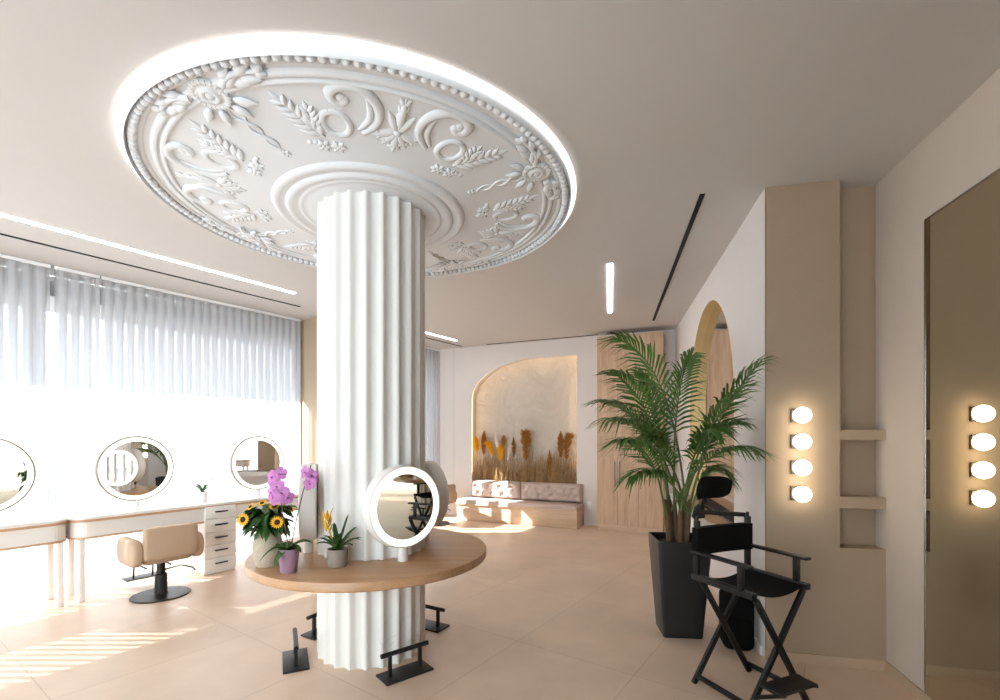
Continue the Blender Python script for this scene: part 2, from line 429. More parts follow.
# window wall: piers between window bays
NW, NC = -5.93, -6.246
LW = lambda mb, name, m, **k: mb.build(name, m, rotz=W_ROT, **k)      # local x = along wall (s+.9137), local y = -n
o_ = .9137
wl = MB()
wl.box((3.05+.25+o_, -NW+.25, H/2), (.5, .5, H)); wl.box((5.97+.5+o_, -NW+.25, H/2), (1.0, .5, H)); wl.box((-6.0+o_, -NW+.3, H/2), (1.0, .6, H))
struct(LW(wl, 'wall_left', M['taupe'], smooth=False))
struct(LW(MB().box((3.05+.25+o_, -NW+.25, .035), (.53, .53, .07)).box((5.97+.5+o_, -NW+.25, .035), (1.03, .53, .07)), 'baseboard_left', M['wall'], smooth=False))
def window(k, s0, s1, rails, mull_and_sun_bars):
    f = MB(); y = -NC+.16
    for s in mull_and_sun_bars: f.box((s+o_, y, H/2), (.055, .07, H))
    for z in rails: f.box(((s0+s1)/2+o_, y, z[0]), (s1-s0, .06, z[1]))
    w = LW(f, f'window_{k}', M['tagwhite'], smooth=False); struct(w)
    gl = MB().box(((s0+s1)/2+o_, y, H/2), (s1-s0, .008, H-.06)).build('pane', M['glass'], w, smooth=False)
window(1, -5.5, 3.05, [(.03, .06), (3.14, .06)], [-5.4, -2.6, .26, 3.02])
window(2, 3.55, 5.97, [(.03, .06), (3.14, .06)], [3.58, 3.88, 4.06, 4.22, 4.42, 4.6, 4.82, 5.1, 5.94])  # unseen inner bars added to break the sun on the bench into stripes
# rear wall (behind the viewer) with an unseen shopfront window added to supply daylight
rw = MB(); yr = -1.8
rw.box((.55, yr-.1, H/2), (2.5, .2, H)); rw.box((-8.0, yr-.1, H/2), (1.4, .2, H)); rw.box((-4.0, yr-.1, 3.02), (6.7, .2, .3)); rw.box((-4.0, yr-.1, .05), (6.7, .2, .1))
struct(rw.build('wall_rear', M['wall'], smooth=False))
f = MB()
for x in (-7.25, -5.6, -4.0, -2.4, -.75): f.box((x, yr-.1, 1.48), (.06, .08, 2.78))
w3 = struct(f.build('window_3', M['tagwhite'], smooth=False))
MB().box((-4.0, yr-.1, 1.48), (6.5, .008, 2.76)).build('pane', M['glass'], w3, smooth=False)
# outside: street, canopy over the window bays, building across the street
struct(LW(MB().box((2, 16, -.17), (60, 19.2, .1)), 'ground', M['street'], smooth=False))
struct(LW(MB().box((.5, -NC+.25+.405, 3.02), (16, .81, .20)), 'trim_1', M['facade'], smooth=False))
struct(LW(MB().box((2, 20, 2.6), (60, 1, 5.6)), 'wall_street', M['facade'], smooth=False))

struct(MB().box((-4.2, 9.6, 2), (.5, 1.7, 4.2)).build('added_sun_block', M['facade'], smooth=False))  # unseen block, added to keep direct sun off the far curtain
# baseboards
struct(MB().box((.352, -.007, .032), (.705, .014, .064)).build('baseboard_partition', M['skirting'], smooth=False, loc=(*A0, 0), rotz=R_ROT))
struct(MB().box((.7056-.007, -2.5, .032), (.014, 4.98, .064)).build('baseboard_right', M['skirting'], smooth=False, loc=(*A0, 0), rotz=R_ROT))
struct(MB().box((-.007, 2.2, .032), (.014, 4.3, .064)).build('baseboard_right_rear', M['wall'], smooth=False, loc=(*A0, 0), rotz=R_ROT))
struct(MB().box((-4.7, Yw-.007, .035), (1.1, .014, .07)).box((-1.82, Yw-.007, .035), (.27, .014, .07)).build('baseboard_back', M['wall'], smooth=False, rotz=B_ROT))

# recess shelves in the partition
for z0, z1, lb in ((1.474, 1.540, 'upper of two plain plaster shelves in the corner recess'), (1.03, 1.105, 'lower of two plain plaster shelves in the corner recess')):
    tag(MB().box((.4455+.13, .07-.002, (z0+z1)/2), (.26, .140, z1-z0), .002).build('wall_shelf', M['taupe'], smooth=False, loc=(*A0, 0), rotz=R_ROT), lb, 'shelf')

# big tinted mirror on the near right wall
bmr = thing('wall_mirror', 'huge frameless tinted mirror on the near wall, reaching the floor', 'mirror', (*A0, 0), R_ROT)
MB().box((.7056-.006, -.404-1.5, 1.36), (.008, 3.0, 2.68)).build('mirror_glass', M['bronze'], bmr, smooth=False)
bv = MB()
bv.box((.7056-.006, -.398, 1.36), (.012, .008, 2.69)); bv.box((.7056-.006, -1.9, 2.705), (.012, 3.0, .008))
bv.build('polished_edge', M['chrome'], bmr, smooth=False)

# wall lamps
wl0 = None
LAMPS = [(1.636, 'topmost'), (1.463, 'second from the top'), (1.293, 'third from the top'), (1.12, 'lowest')]
for z, wd in LAMPS:
    lb = f'round opal wall lamp on a square bracket, {wd} of four'
    if wl0 is None:
        wl0 = thing('wall_lamp', lb, 'lamp', (*RW(.205, 0), z), R_ROT)
        MB().box((-.008, -.011, 0), (.088, .022, .088), .003).build('bracket', M['steel'], wl0)
        gs = MB(); gs.lathe([(.0, -.105), (.02, -.103), (.036, -.094), (.048, -.078), (.0525, -.06), (.05, -.044), (.042, -.03), (.03, -.022)], 32, axis='Y')
        gs.build('globe', M['globe'], wl0, angle=60)
    else:
        o = copy_tree(wl0); o.location = (*RW(.205, 0), z); o['label'] = lb

# ---------------------------------------------------------------- ceiling lights and slots
def bar(name, p0, p1, w, m, label, cat, z=H, h=.006):
    p0, p1 = Vector(p0), Vector(p1); d = p1-p0
    o = MB().box((d.length/2, 0, -h/2), (d.length, w, h)).build(name, m, smooth=False, loc=(p0.x, p0.y, z), rotz=math.atan2(d.y, d.x))
    tag(o, label, cat); return o
bar('linear_light', W(-4.5, -5.10), W(2.24, -5.16), .045, M['led'], 'long linear ceiling light running along the curtained window', 'light')
bar('linear_light', W(4.0, -5.39), W(5.42, -5.41), .045, M['led'], 'linear ceiling light between the column and the back wall corner', 'light')
bar('linear_light', (1.065, 4.6), (1.486, 6.416), .05, M['led'], 'short linear ceiling light above the floor before the wardrobe', 'light')
bar('air_slot', (1.395, 3.274), (2.215, 6.86), .035, M['slit'], 'black ceiling slot beside the short linear light, pointing at the wardrobe', 'vent')
bar('air_slot', W(-4.5, -5.61), W(2.60, -5.64), .03, M['slit'], 'thin dark ceiling slot between curtain and long linear light', 'vent')
bar('air_slot', W(3.6, -5.66), W(5.9, -5.68), .03, M['slit'], 'thin dark ceiling slot right of the column by the far window', 'vent')
bar('air_slot', BK(-3.75, 7.80), BK(-1.72, 7.80), .03, M['slit'], 'thin dark ceiling slot above the arched niche', 'vent')

# ---------------------------------------------------------------- column, rose, round table
CX, CY = -.913, 3.41
NF, RC = 22, .358
fl = MB()
def cr_(a, z):
    r = RC + .0145*math.cos(NF*a) + .003*math.cos(2*NF*a)
    return (r*math.cos(a), r*math.sin(a), z)
NA = NF*12
fl.rings([[cr_(2*PI*i/NA, z) for i in range(NA)] for z in (0, .4, .8, 1.6, 2.4, 3.085)])
tag(fl.build('column', M['column'], loc=(CX, CY, 0), angle=60), 'thick white fluted column through the round table', 'column')

rose = thing('ceiling_rose', 'huge white ornamented plaster ceiling rose around the column head', 'ceiling rose', (CX, CY, H), R(-67.4))
zf = -.08  # underside of the field, from the ceiling
prof = [(r+.028 if r > 1.1 else r, z) for r, z in [(1.382, -.004), (1.382, -.045), (1.376, -.062), (1.368, -.068), (1.366, -.072), (1.352, -.076), (1.330, -.074), (1.325, -.086), (1.312, -.092), (1.298, -.090),
        (1.290, -.080), (1.262, -.078), (1.256, -.094), (1.244, -.099), (1.232, -.096), (1.226, -.082), (1.216, -.082), (1.211, -.094), (1.202, -.098), (1.192, -.095), (1.187, -.080),
        (.660, -.080), (.655, -.090), (.645, -.102), (.63, -.106), (.612, -.104), (.600, -.096), (.575, -.094), (.570, -.104), (.560, -.112), (.545, -.114), (.53, -.110),
        (.515, -.098), (.49, -.094), (.485, -.100), (.474, -.102), (.465, -.098), (.445, -.092), (.43, -.094), (.38, -.094), (.30, -.094)]]
def dish(m):    # the plate rises gently from the column to its rim
    for v in m.b.verts:
        r = math.hypot(v.co.x, v.co.y)
        if r < 1.3995: v.co.z = min(-.002, v.co.z+.060*min(1, max(0, (r-.66)/.70)))
rs = MB(); nR = 144
rs.lathe(prof, nR); dish(rs); rs.build('disc', M['rose'], rose, angle=50)
bd = MB()
NBD = 176
for i in range(NBD):
    a = 2*PI*i/NBD; t = bmesh.new(); bmesh.ops.create_icosphere(t, subdivisions=2, radius=.023)
    bd._merge(t, Matrix.Translation((1.372*math.cos(a), 1.368*math.sin(a), -.100)))
dish(bd); bd.build('bead_border', M['rose'], rose, angle=80)
def PO(deg, r, h=0): a = R(deg); return Vector((r*math.cos(a), r*math.sin(a), zf-h))
DN = (0, 0, -1)
def lerp_path(pl, k=6):
    # Catmull-Rom through polar points -> world points
    P = [PO(*p) for p in pl]; P = [P[0]*2-P[1]]+P+[P[-1]*2-P[-2]]; o = []
    for i in range(1, len(P)-2):
        for j in range(k):
            t = j/k; a, b, c, d = P[i-1:i+3]
            o.append(.5*((2*b)+(-a+c)*t+(2*a-5*b+4*c-d)*t*t+(-a+3*b-3*c+d)*t**3))
    o.append(P[-2]); return o
def o_scroll():
    m = MB()
    p = lerp_path([(-15.2, 1.135), (-14.2, 1.12), (-15.6, 1.103), (-17.2, 1.122), (-17.3, 1.168), (-14.6, 1.21), (-10.8, 1.205), (-7.9, 1.160), (-6.0, 1.086), (-6.0, 1.008), (-8.0, .945), (-10.8, .905)])
    n = len(p); rad = [.012+.018*math.sin(PI*min(1, .1+i/n*.85))**1 for i in range(n)]
    m.tube(p, rad, 10, 1.0, up=DN)
    p2 = lerp_path([(-9.2, 1.15), (-8.4, 1.09), (-8.4, 1.02), (-10.2, .96), (-12.0, .925)]); m.tube(p2, [.006+.012*math.sin(PI*(i+.5)/len(p2)) for i in range(len(p2))], 8, 1.0, up=DN)
    m.sphere(PO(-15.3, 1.137), (.026, .026, .02))
    return m
def o_ring():
    m = MB(); c = PO(-18.6, .958); k = 26
    pts = [c+Vector((.082*math.cos(2*PI*i/k), .068*math.sin(2*PI*i/k), 0)) for i in range(k+1)]
    ra_ = R(-30); pts = [c+Matrix.Rotation(ra_, 3, 'Z') @ (p-c) for p in pts]
    m.tube(pts, .019, 10, .95, up=DN, cap=False); return m
def leafspray(m, base, tip, n, ln, wd):
    b, t = PO(*base), PO(*tip); d = t-b; s = d.cross(Vector(DN)).normalized(); dn = d.normalized()
    m.tube([b, b+d*.5+s*.01, t], [.011, .010, .005], 8, 1, up=DN)
    for i in range(n):
        u = (i+.4)/n
        for sd in (-1, 1):
            l = ln*(1-.45*u); m.blob(b+d*u+Vector(DN)*.004, dn*.8+s*sd*.75+Vector(DN)*.05, l, wd*(1-.3*u), .034, up=DN, point=.8)
    m.blob(t-dn*.02, dn, ln*.8, wd*.8, .03, up=DN)
def o_spray():
    m = MB(); leafspray(m, (-24.6, .865), (-30.6, 1.12), 6, .115, .044); leafspray(m, (-25.3, .93), (-25.0, 1.06), 4, .085, .038)
    for a, r, k in ((-26.5, .80, 6), (-21.0, .785, 6)):
        c = PO(a, r)
        for j in range(k):
            q = 2*PI*j/k+.4; m.blob(c, (math.cos(q), math.sin(q), -.15), .05, .032, .03, up=DN)
        m.sphere(c, (.016, .016, .02), 10, 6)
    for j in range(3): m.sphere(PO(-31+j*1.9, .83-.006*j), (.016, .016, .016), 10, 6)
    return m
def o_fleur():
    m = MB()
    b = PO(0, .96)
    for dx, l in ((0, .24), (-.16, .12), (.16, .12)):
        m.blob(b, (1, dx*3.2, -.02), l if dx == 0 else .15, .05, .05, up=DN, point=.7)
    for j in range(4):
        r = 1.0+j*.05
        for sd in (-1, 1): m.blob(PO(0, r), (.9, .55*sd, -.05), .055, .03, .032, up=DN)
    for q, l in ((-150, .13), (150, .13), (-115, .15), (115, .15), (180, .16)):
        m.blob(b, (math.cos(R(q)), math.sin(R(q)), -.02), l, .055, .036, up=DN, point=.7)
        e = b+Vector((math.cos(R(q)), math.sin(R(q)), 0))*l*.6
        for sd in (-50, 50): m.blob(e, (math.cos(R(q+sd)), math.sin(R(q+sd)), -.02), .05, .03, .03, up=DN)
    m.sphere(b, (.024, .024, .03), 12, 8)
    return m
def o_rosette():
    m = MB(); c = PO(45, 1.235, .015)
    m.lathe([(.088, .03), (.092, .0), (.085, -.012), (.07, -.012), (.062, -.004), (.05, -.008), (.042, -.02), (.03, -.022), (.022, -.012), (.014, -.022), (0.0, -.026)], 32, c)
    for j in range(22):
        q = 2*PI*j/22; m.blob(c+Vector((.064*math.cos(q), .064*math.sin(q), -.008)), (math.cos(q), math.sin(q), .1), .034, .018, .018, up=DN, nv=4)
    return m
def o_acan():   # acanthus arm from the rosette along the ring mouldings
    m = MB()
    p = lerp_path([(50, 1.265), (53, 1.30), (57, 1.305), (60.5, 1.30)]); m.tube([q+Vector((0, 0, -.02)) for q in p], [.02*(1-.6*i/len(p)) for i in range(len(p))], 8, 1, up=DN)
    for a, r, dx, dy, l in ((50, 1.25, .4, 1, .12), (52.5, 1.255, -.1, 1, .11), (55, 1.27, -.2, 1, .10), (51, 1.29, .5, .9, .09), (55, 1.305, .3, 1, .09), (49, 1.18, -.5, .9, .11), (47, 1.15, -.9, .45, .10), (59, 1.295, -.3, 1, .06), (59, 1.3, .4, .9, .06)):
        q = R(a-45); rot = Matrix.Rotation(R(a), 3, 'Z')
        d = rot @ Vector((dx, dy, -.08)); m.blob(PO(a, r, .014), d, l, .05, .04, up=DN, point=.8)
    return m
def o_ribbon():
    m = MB()
    for sgn in (-1, 1):
        pts = [PO(45+sgn*1.5*math.sin(i/36*3*PI)*(1.0), 1.145-.32*i/36, .004+.006*math.cos(i/36*3*PI)*sgn) for i in range(37)]
        m.tube(pts, .0095, 8, 1, up=DN)
    c = PO(45, .785)
    for j in range(6):
        q = 2*PI*j/6; m.blob(c, (math.cos(q), math.sin(q), -.1), .034, .024, .024, up=DN)
    return m
# each ornament is modelled once for one quarter of the rose, then repeated / mirrored around the centre
def ornament(name, mb, rots, mir):
    for v in mb.b.verts: v.co.z = zf+(v.co.z-zf)*.72
    dish(mb)
    p = mb.build(name, M['rose'], rose, angle=60); first = True
    for k in range(4):
        for s in ((1, -1) if mir == 1 else (1,)):
            o = p if first else p.copy()
            if not first: COL.objects.link(o); o.parent = rose
            first = False
            o.rotation_euler = (0, 0, PI/2*k); o.scale = (1, s, 1)
ornament('scroll', o_scroll(), 4, 1); ornament('scroll_ring', o_ring(), 4, 1); ornament('leaf_spray', o_spray(), 4, 1)
ornament('fleuron', o_fleur(), 4, 0); ornament('rosette', o_rosette(), 4, 0); ornament('ribbon', o_ribbon(), 4, 0)
am_ = o_acan()
for v in am_.b.verts: v.co.z = zf+(v.co.z-zf)*.8
dish(am_)
ac = am_.build('acanthus_arm', M['rose'], rose, angle=60); first = True
for k in range(4):
    for s in (1, -1):
        o = ac if first else ac.copy()
        if not first: COL.objects.link(o); o.parent = rose
        first = False
        o.scale = (1, s, 1); o.rotation_euler = (0, 0, PI/2*k + (0 if s == 1 else PI/2))

rl = MB(); rl.lathe([(1.414, -.0005), (1.414, -.018), (1.417, -.021), (1.438, -.021), (1.441, -.018), (1.441, -.0005)], 144, closed=True)
tag(rl.build('ring_light', M['ledring'], loc=(CX, CY, H)), 'glowing ring of ceiling light around the ornamented plaster rose', 'light')

tb = thing('round_table', 'round wooden table top ringing the fluted column', 'table', (CX+.008, CY-.02, 0))
tt = MB(); tt.lathe([(.335, .641), (.785, .641), (.803, .644), (.808, .651), (.808, .692), (.805, .698), (.798, .70), (.335, .70)], 96, closed=True)
tt.build('tabletop', M['table'], tb, angle=30)

# ring mirrors on the round table
def ring_mirror(label, phi, d, face=None, zc=1.05, rr=.262):
    a = R(phi); fa = R(face if face is not None else phi)
    t = thing('ring_mirror', label, 'mirror', (CX+d*math.cos(a), CY+d*math.sin(a), .70), fa+PI/2, None)
    c = (0, 0, zc-.70)
    b_ = MB(); b_.lathe([(.0, .058), (rr-.02, .058), (rr-.006, .052), (rr, .04), (rr, -.036), (rr-.004, -.044), (rr-.010, -.046), (rr-.010, -.036), (0, -.036)], 64, c, axis='Y')
    b_.build('drum', M['lacquer'], t)
    l_ = MB(); l_.lathe([(rr-.011, -.0362), (rr-.011, -.042), (rr-.054, -.042), (rr-.054, -.0362)], 64, c, closed=True, axis='Y'); l_.build('light_ring', M['ledwarm'], t)
    g_ = MB(); g_.lathe([(.0, -.0405), (rr-.055, -.0405), (rr-.055, -.0365), (0, -.0365)], 64, c, axis='Y'); g_.build('mirror_glass', M['mirror'], t, smooth=False)
    s_ = MB(); s_.lathe([(.0, 0), (.034, 0), (.034, .05), (.03, .1), (.0, .1)], 24); s_.build('neck', M['lacquer'], t)
    return t
ring_mirror('lit round drum mirror facing forward on the table, reflecting the black chair', 309, .46, 313)
ring_mirror('white drum mirror on the table seen from behind, facing the bench', 42, .44)
ring_mirror('white drum mirror hidden behind the column, seen only as a reflection in a vanity mirror', 132, .43)
ring_mirror('white drum mirror seen edge-on beside the orchids', 199, .43)

# foot rests round the column base
def footrest(label, x, y, phi):
    t = thing('footrest', label, 'footrest', (x, y, 0), R(phi)+PI/2)
    MB().box((0, 0, .006), (.325, .158, .012), .002).build('base_plate', M['black'], t)
    for sx in (-.105, .105):
        MB().box((sx, 0, .075), (.02, .02, .13)).build('post', M['black'], t)
    MB().cyl((-.163, 0, .15), (.163, 0, .15), .0145).build('foot_bar', M['black'], t)
footrest('black metal footrest in front of the column, below the lit drum mirror', -.60, 3.005, 309)
footrest('black metal footrest seen end-on, below the potted flowers', -1.362, 3.165, 205)
footrest('black metal footrest peeking out past the column side that faces the wardrobe', -.575, 3.76, 60)
footrest('black metal footrest mostly hidden behind the column side facing the window', -1.345, 3.66, 150)

# ---------------------------------------------------------------- plants on the table
def strap_leaf(m, base, dirv, ln, wd, rise, droop, n=8):
    b, d = Vector(base), Vector((dirv[0], dirv[1], 0)).normalized(); s = Vector((-d.y, d.x, 0)); rows = []
    for i in range(n+1):
        u = i/n; p = b+d*(ln*u)+Vector((0, 0, rise*u-droop*u*u)); w = wd*(.35+.65*math.sin(PI*min(1, .15+.8*u)))*(1 if u < .9 else (1-u)*8+.12)
        rows.append((p-s*w/2+Vector((0, 0, .25*w)), p, p+s*w/2+Vector((0, 0, .25*w))))
    vs = [[m._v(q) for q in r] for r in rows]
    for a, c in zip(vs[:-1], vs[1:]):
        for k in (0, 1): m.b.faces.new((a[k], a[k+1], c[k+1], c[k]))
    return m
# woven jar and its sunflowers
jar = thing('flower_jar', 'tall woven stoneware jar filled with sunflowers at the table edge', 'vase', (-1.435, 2.935, .70))
jp = []
for i in range(30):
    u = i/29; r = .062+.026*math.sin(PI*min(1, u*1.02))**.8 + .001*math.sin(i*PI) - .006*u
    jp.append((r + (.0014 if i % 2 else 0), .232*u))
jp = [(0, 0), (.058, 0)]+jp+[(.058, .236), (.050, .232), (.050, .19), (0, .19)]
MB().lathe(jp, 40).build('jar', M['jar'], jar)
for q in (-2.3, 2.3):
    MB().tube([(.078*math.cos(q+k*.3), .078*math.sin(q+k*.3), .185+.018*math.sin(PI*(k+1)/2)) for k in (-1, 0, 1)], .007, 8).build('handle', M['jar'], jar)
fo = MB()
rnd = random.Random(3)
for i in range(170):
    a = rnd.uniform(0, 2*PI); r0 = rnd.uniform(.0, .07); z = rnd.uniform(.23, .36)
    strap_leaf(fo, (r0*math.cos(a), r0*math.sin(a), z), (math.cos(a+rnd.uniform(-.6, .6)), math.sin(a+rnd.uniform(-.6, .6))), rnd.uniform(.06, .125), .045, rnd.uniform(-.03, .06), rnd.uniform(.03, .08), 5)
fo.build('foliage', M['leafdark'], jar)
def flower_head(c, d, r, parent):
    d = Vector(d).normalized(); s = d.orthogonal().normalized(); u = d.cross(s)
    pm = MB(); npet = 17
    for j in range(npet):
        q = 2*PI*j/npet; e = s*math.cos(q)+u*math.sin(q)
        pm.blob(Vector(c)+e*r*.35, e+d*.15, r*.68, r*.30, .006, up=d, nv=5, nu=6)
    p = pm.build('sunflower', M['petal'], parent)
    q = d.to_track_quat('Z', 'Y').to_matrix().to_4x4(); hm = MB(); t = bmesh.new(); bmesh.ops.create_uvsphere(t, u_segments=14, v_segments=8, radius=1)
    hm._merge(t, Matrix.Translation(Vector(c)+d*.004) @ q @ Matrix.Diagonal((r*.43, r*.43, r*.18, 1))); hm.build('flower_heart', M['seed'], p)
for c, d, r in (((-.085, -.125, .305), (-.1, -1, .25), .040), ((.105, -.10, .285), (.3, -.9, .15), .038), ((-.03, -.01, .385), (-.1, -.5, .9), .03), ((.055, -.03, .37), (.3, -.8, .7), .032),
                ((-.095, -.02, .365), (-.5, -.6, .7), .03), ((.13, .02, .345), (.7, -.4, .7), .028)):
    flower_head(c, d, r, jar)

def orchid_flower(m, c, d, r):
    d = Vector(d).normalized(); s = d.orthogonal().normalized(); u = d.cross(s)
    for j, k in enumerate((1, .8, .85, .85, .8)):
        q = 2*PI*j/5+.3; e = s*math.cos(q)+u*math.sin(q)
        m.blob(Vector(c)+e*r*.08, e+d*.12, r*k*1.08, r*1.05, .006, up=d, nv=6, nu=8, point=.45)
def orchid(label, loc, potmat, pot, stems, m_fl, leaves, hole=.9):
    t = thing('potted_orchid', label, 'plant', loc)
    r0, r1, h = pot
    MB().lathe([(0, 0), (r0*.92, 0), (r0, .006), (r1, h), (r1*.93, h), (r1*.9, h-.018), (0, h-.018)], 36).build('pot', potmat, t)
    MB().lathe([(0, h-.017), (r1*.89, h-.017), (r1*.5, h-.005), (0, h-.002)], 20).build('moss', M['soil'], t)
    lm = 0
    for (a, l, w, ri, dr) in leaves:
        strap_leaf(MB_ := MB(), (0, 0, h-.01), (math.cos(R(a)), math.sin(R(a))), l, w, ri, dr, 8); MB_.build('leaf', M['leafdark'], t)
    for pts, fls in stems:
        st = MB().tube(pts, .0032, 6).build('stem', M['cane'] if m_fl is M['orchid'] else M['stem'], t)
        for c, d, r in fls:
            fm = MB(); orchid_flower(fm, c, d, r); f = fm.build('blossom', m_fl, t)
            dd = Vector(d).normalized(); MB().blob(Vector(c)+dd*.002, dd+Vector((0, 0, -.4)), r*.42, r*.3, r*.22, nv=4, nu=6).build('lip', M['orchidlip'] if m_fl is M['orchid'] else M['bract'], f)
rnd = random.Random(11)
F1 = [((-.045+.0*i, -.005, z), (rnd.uniform(-.5, .5), -1, rnd.uniform(-.2, .3)), .040) for i, z in enumerate(())]
F1 = [((-.085, -.02, 0.560), (-.3, -1, .1), .042), ((-.04, -.02, 0.580), (.4, -1, .1), .042), ((-.055, -.025, 0.510), (.1, -1, -.1), .048), ((-.085, -.02, 0.470), (-.5, -1, 0), .044), ((-.03, -.03, 0.470), (.3, -1, .1), .050), ((.0, -.02, 0.440), (.7, -1, .1), .042), ((-.06, -.03, 0.440), (-.1, -1, -.2), .044), ((-.10, -.01, 0.455), (-.8, -.7, 0), .036)]
F2 = [((.105, -.015, 0.590), (-.4, -1, .1), .036), ((.14, -.02, 0.570), (.5, -1, .1), .040), ((.135, -.025, 0.525), (.2, -1, -.2), .040), ((.15, -.01, 0.550), (.9, -.8, 0), .034)]
orchid('magenta orchid with two flower stems in a mauve pot', (-1.245, 2.80, .70), M['purple'], (.047, .060, .138),
       [([(0, 0, .13), (-.025, -.005, .30), (-.05, -.01, .46), (-.055, -.01, .59)], F1), ([(.01, 0, .13), (.045, -.005, .30), (.09, -.01, .48), (.135, -.01, .63)], F2)], M['orchid'],
       [(200, .16, .05, .10, .16), (150, .12, .05, .10, .10), (20, .13, .05, .13, .10), (-20, .09, .05, .08, .09), (255, .12, .045, .06, .13), (90, .10, .05, .10, .09)])

gz = thing('potted_bromeliad', 'small yellow bromeliad with strappy leaves in a round grey pot', 'plant', (-1.0, 2.925, .70))
MB().lathe([(0, 0), (.052, 0), (.06, .012), (.062, .09), (.060, .108), (.052, .108), (.05, .095), (0, .095)], 36).build('pot', M['greypot'], gz)
MB().lathe([(0, .1), (.05, .096)], 20).build('soil', M['soil'], gz)
rnd = random.Random(5)
for i in range(15):
    a = i*2.399; l = rnd.uniform(.10, .17); lm = MB(); strap_leaf(lm, (0, 0, .095), (math.cos(a), math.sin(a)), l*(.5 if i > 11 else 1), .032, rnd.uniform(.12, .20)*(1.25 if i > 11 else 1), rnd.uniform(.06, .13) if i < 12 else .02, 8); lm.build('leaf', M['leafdark'], gz)
bm_ = MB()
for j in range(9):
    q = j*2.4; bm_.blob((-.06+.008*math.cos(q), -.01+.008*math.sin(q), .20+.012*j), (.45*math.cos(q)-.05, .45*math.sin(q), 1), .075, .022, .010, up=(math.cos(q), math.sin(q), 0), nv=5)
bm_.tube([(0, 0, .1), (-.03, -.005, .16), (-.058, -.01, .25)], .005, 6)
bm_.build('flower_bract', M['bract'], gz)

# ---------------------------------------------------------------- vanity desks along the window
DF, DB = -5.53, -5.95     # front / back of the desks as n
def desk_outline(x0, x1, y0, y1, rl, rr, k=8):
    # front is -y ; rounded front corners
    o = [(x1, y1), (x0, y1)]
    o += [(x0+rl-rl*math.cos(PI/2*i/k), y0+rl-rl*math.sin(PI/2*i/k)) for i in range(k+1)] if rl else [(x0, y0)]
    o += [(x1-rr+rr*math.sin(PI/2*i/k), y0+rr-rr*math.cos(PI/2*i/k)) for i in range(k+1)] if rr else [(x1, y0)]
    return o
def desk(label, s0, s1, legs, ped=None):
    t = thing('vanity_desk', label, 'desk', (*W(s0, DB), 0), W_ROT)
    L_ = s1-s0; dp = DF-DB
    oo = desk_outline(0, L_, -dp, 0, .12, .12); oi = desk_outline(.006, L_-.006, -dp+.006, -.004, .115, .115)
    MB().prism(oo, .742, .765, .003).build('desk_top', M['lacquer'], t)
    MB().prism(desk_outline(-.004, L_+.004, -dp-.004, 0, .124, .124), .720, .742).build('wood_trim', M['trim'], t)
    MB().prism(desk_outline(-.002, L_+.002, -dp-.002, 0, .122, .122), .565, .583).build('wood_trim', M['trim'], t)
    # fluted apron: fine vertical reeds
    pts = []; n = len(oi)
    for i in range(n):
        a, b = Vector(oi[i]), Vector(oi[(i+1) % n]); k = max(1, int((b-a).length/.009)); nrm = Vector(((b-a).y, -(b-a).x)).normalized()
        for j in range(k):
            p = a+(b-a)*(j/k); pts.append(p - nrm*(.0025 if (j % 2) else 0))
    MB().prism([(p.x, p.y) for p in pts], .583, .720).build('apron', M['lacquer'], t)
    for x in legs:
        for y in (-dp+.045, -.05):
            MB().box((x-s0, y, .283), (.042, .042, .566), .003).build('leg', M['lacquer'], t)
    if ped:
        x0, x1 = ped[0]-s0, ped[1]-s0
        MB().box(((x0+x1)/2, -dp/2, .372), (x1-x0, dp-.002, .738), .002).build('pedestal', M['lacquer'], t)
        zt = [.735, .595, .455, .315, .175, .035]
        for a, b in zip(zt[:-1], zt[1:]):
            d = MB().box(((x0+x1)/2, -dp-.009, (a+b)/2), (x1-x0-.004, .02, a-b-.006), .002).build('drawer', M['lacquer'], t)
            MB().box(((x0+x1)/2, -dp-.034, (a+b)/2+.01), (.13, .012, .014), .002).box(((x0+x1)/2-.05, -dp-.024, (a+b)/2+.01), (.01, .014, .01)).box(((x0+x1)/2+.05, -dp-.024, (a+b)/2+.01), (.01, .014, .01)).build('handle', M['black'], d)
desk('white reeded vanity desk with a stack of five drawers before the curtain', .345, 2.82, (.415, 2.75), (1.42, 1.745))
desk('white reeded vanity desk cut off by the picture edge', -2.15, .325, (.27, -2.07))

def vanity_mirror(label, s, n=-5.72, zc=1.175, rr=.325):
    t = thing('vanity_mirror', label, 'mirror', (*W(s, n), .765), W_ROT)
    c = (0, 0, zc-.765)
    b_ = MB(); b_.lathe([(0, .03), (rr-.02, .03), (rr, .02), (rr, -.016), (rr-.004, -.02), (rr-.012, -.02), (rr-.012, -.012), (0, -.012)], 72, c, axis='Y'); b_.build('frame', M['steelwarm'], t)
    l_ = MB(); l_.lathe([(rr-.013, -.0125), (rr-.013, -.018), (rr-.055, -.018), (rr-.055, -.0125)], 72, c, closed=True, axis='Y'); l_.build('light_ring', M['ledwarm'], t)
    g_ = MB(); g_.lathe([(0, -.017), (rr-.056, -.017), (rr-.056, -.0125), (0, -.0125)], 72, c, axis='Y'); g_.build('mirror_glass', M['mirror'], t, smooth=False)
    MB().lathe([(0, 0), (.045, 0), (.045, .008), (.022, .014), (.022, .1), (0, .1)], 24).build('neck', M['lacquer'], t)
M['steelwarm'] = mat('champagne_metal', (150, 138, 124), .35, .6)
vanity_mirror('round lit vanity mirror nearest the drawers, reflecting the palm', .875)
vanity_mirror('round lit vanity mirror on the far end of the drawer desk, above the orchids', 2.10)
vanity_mirror('round lit vanity mirror on the cut-off desk at the picture edge', -.185)

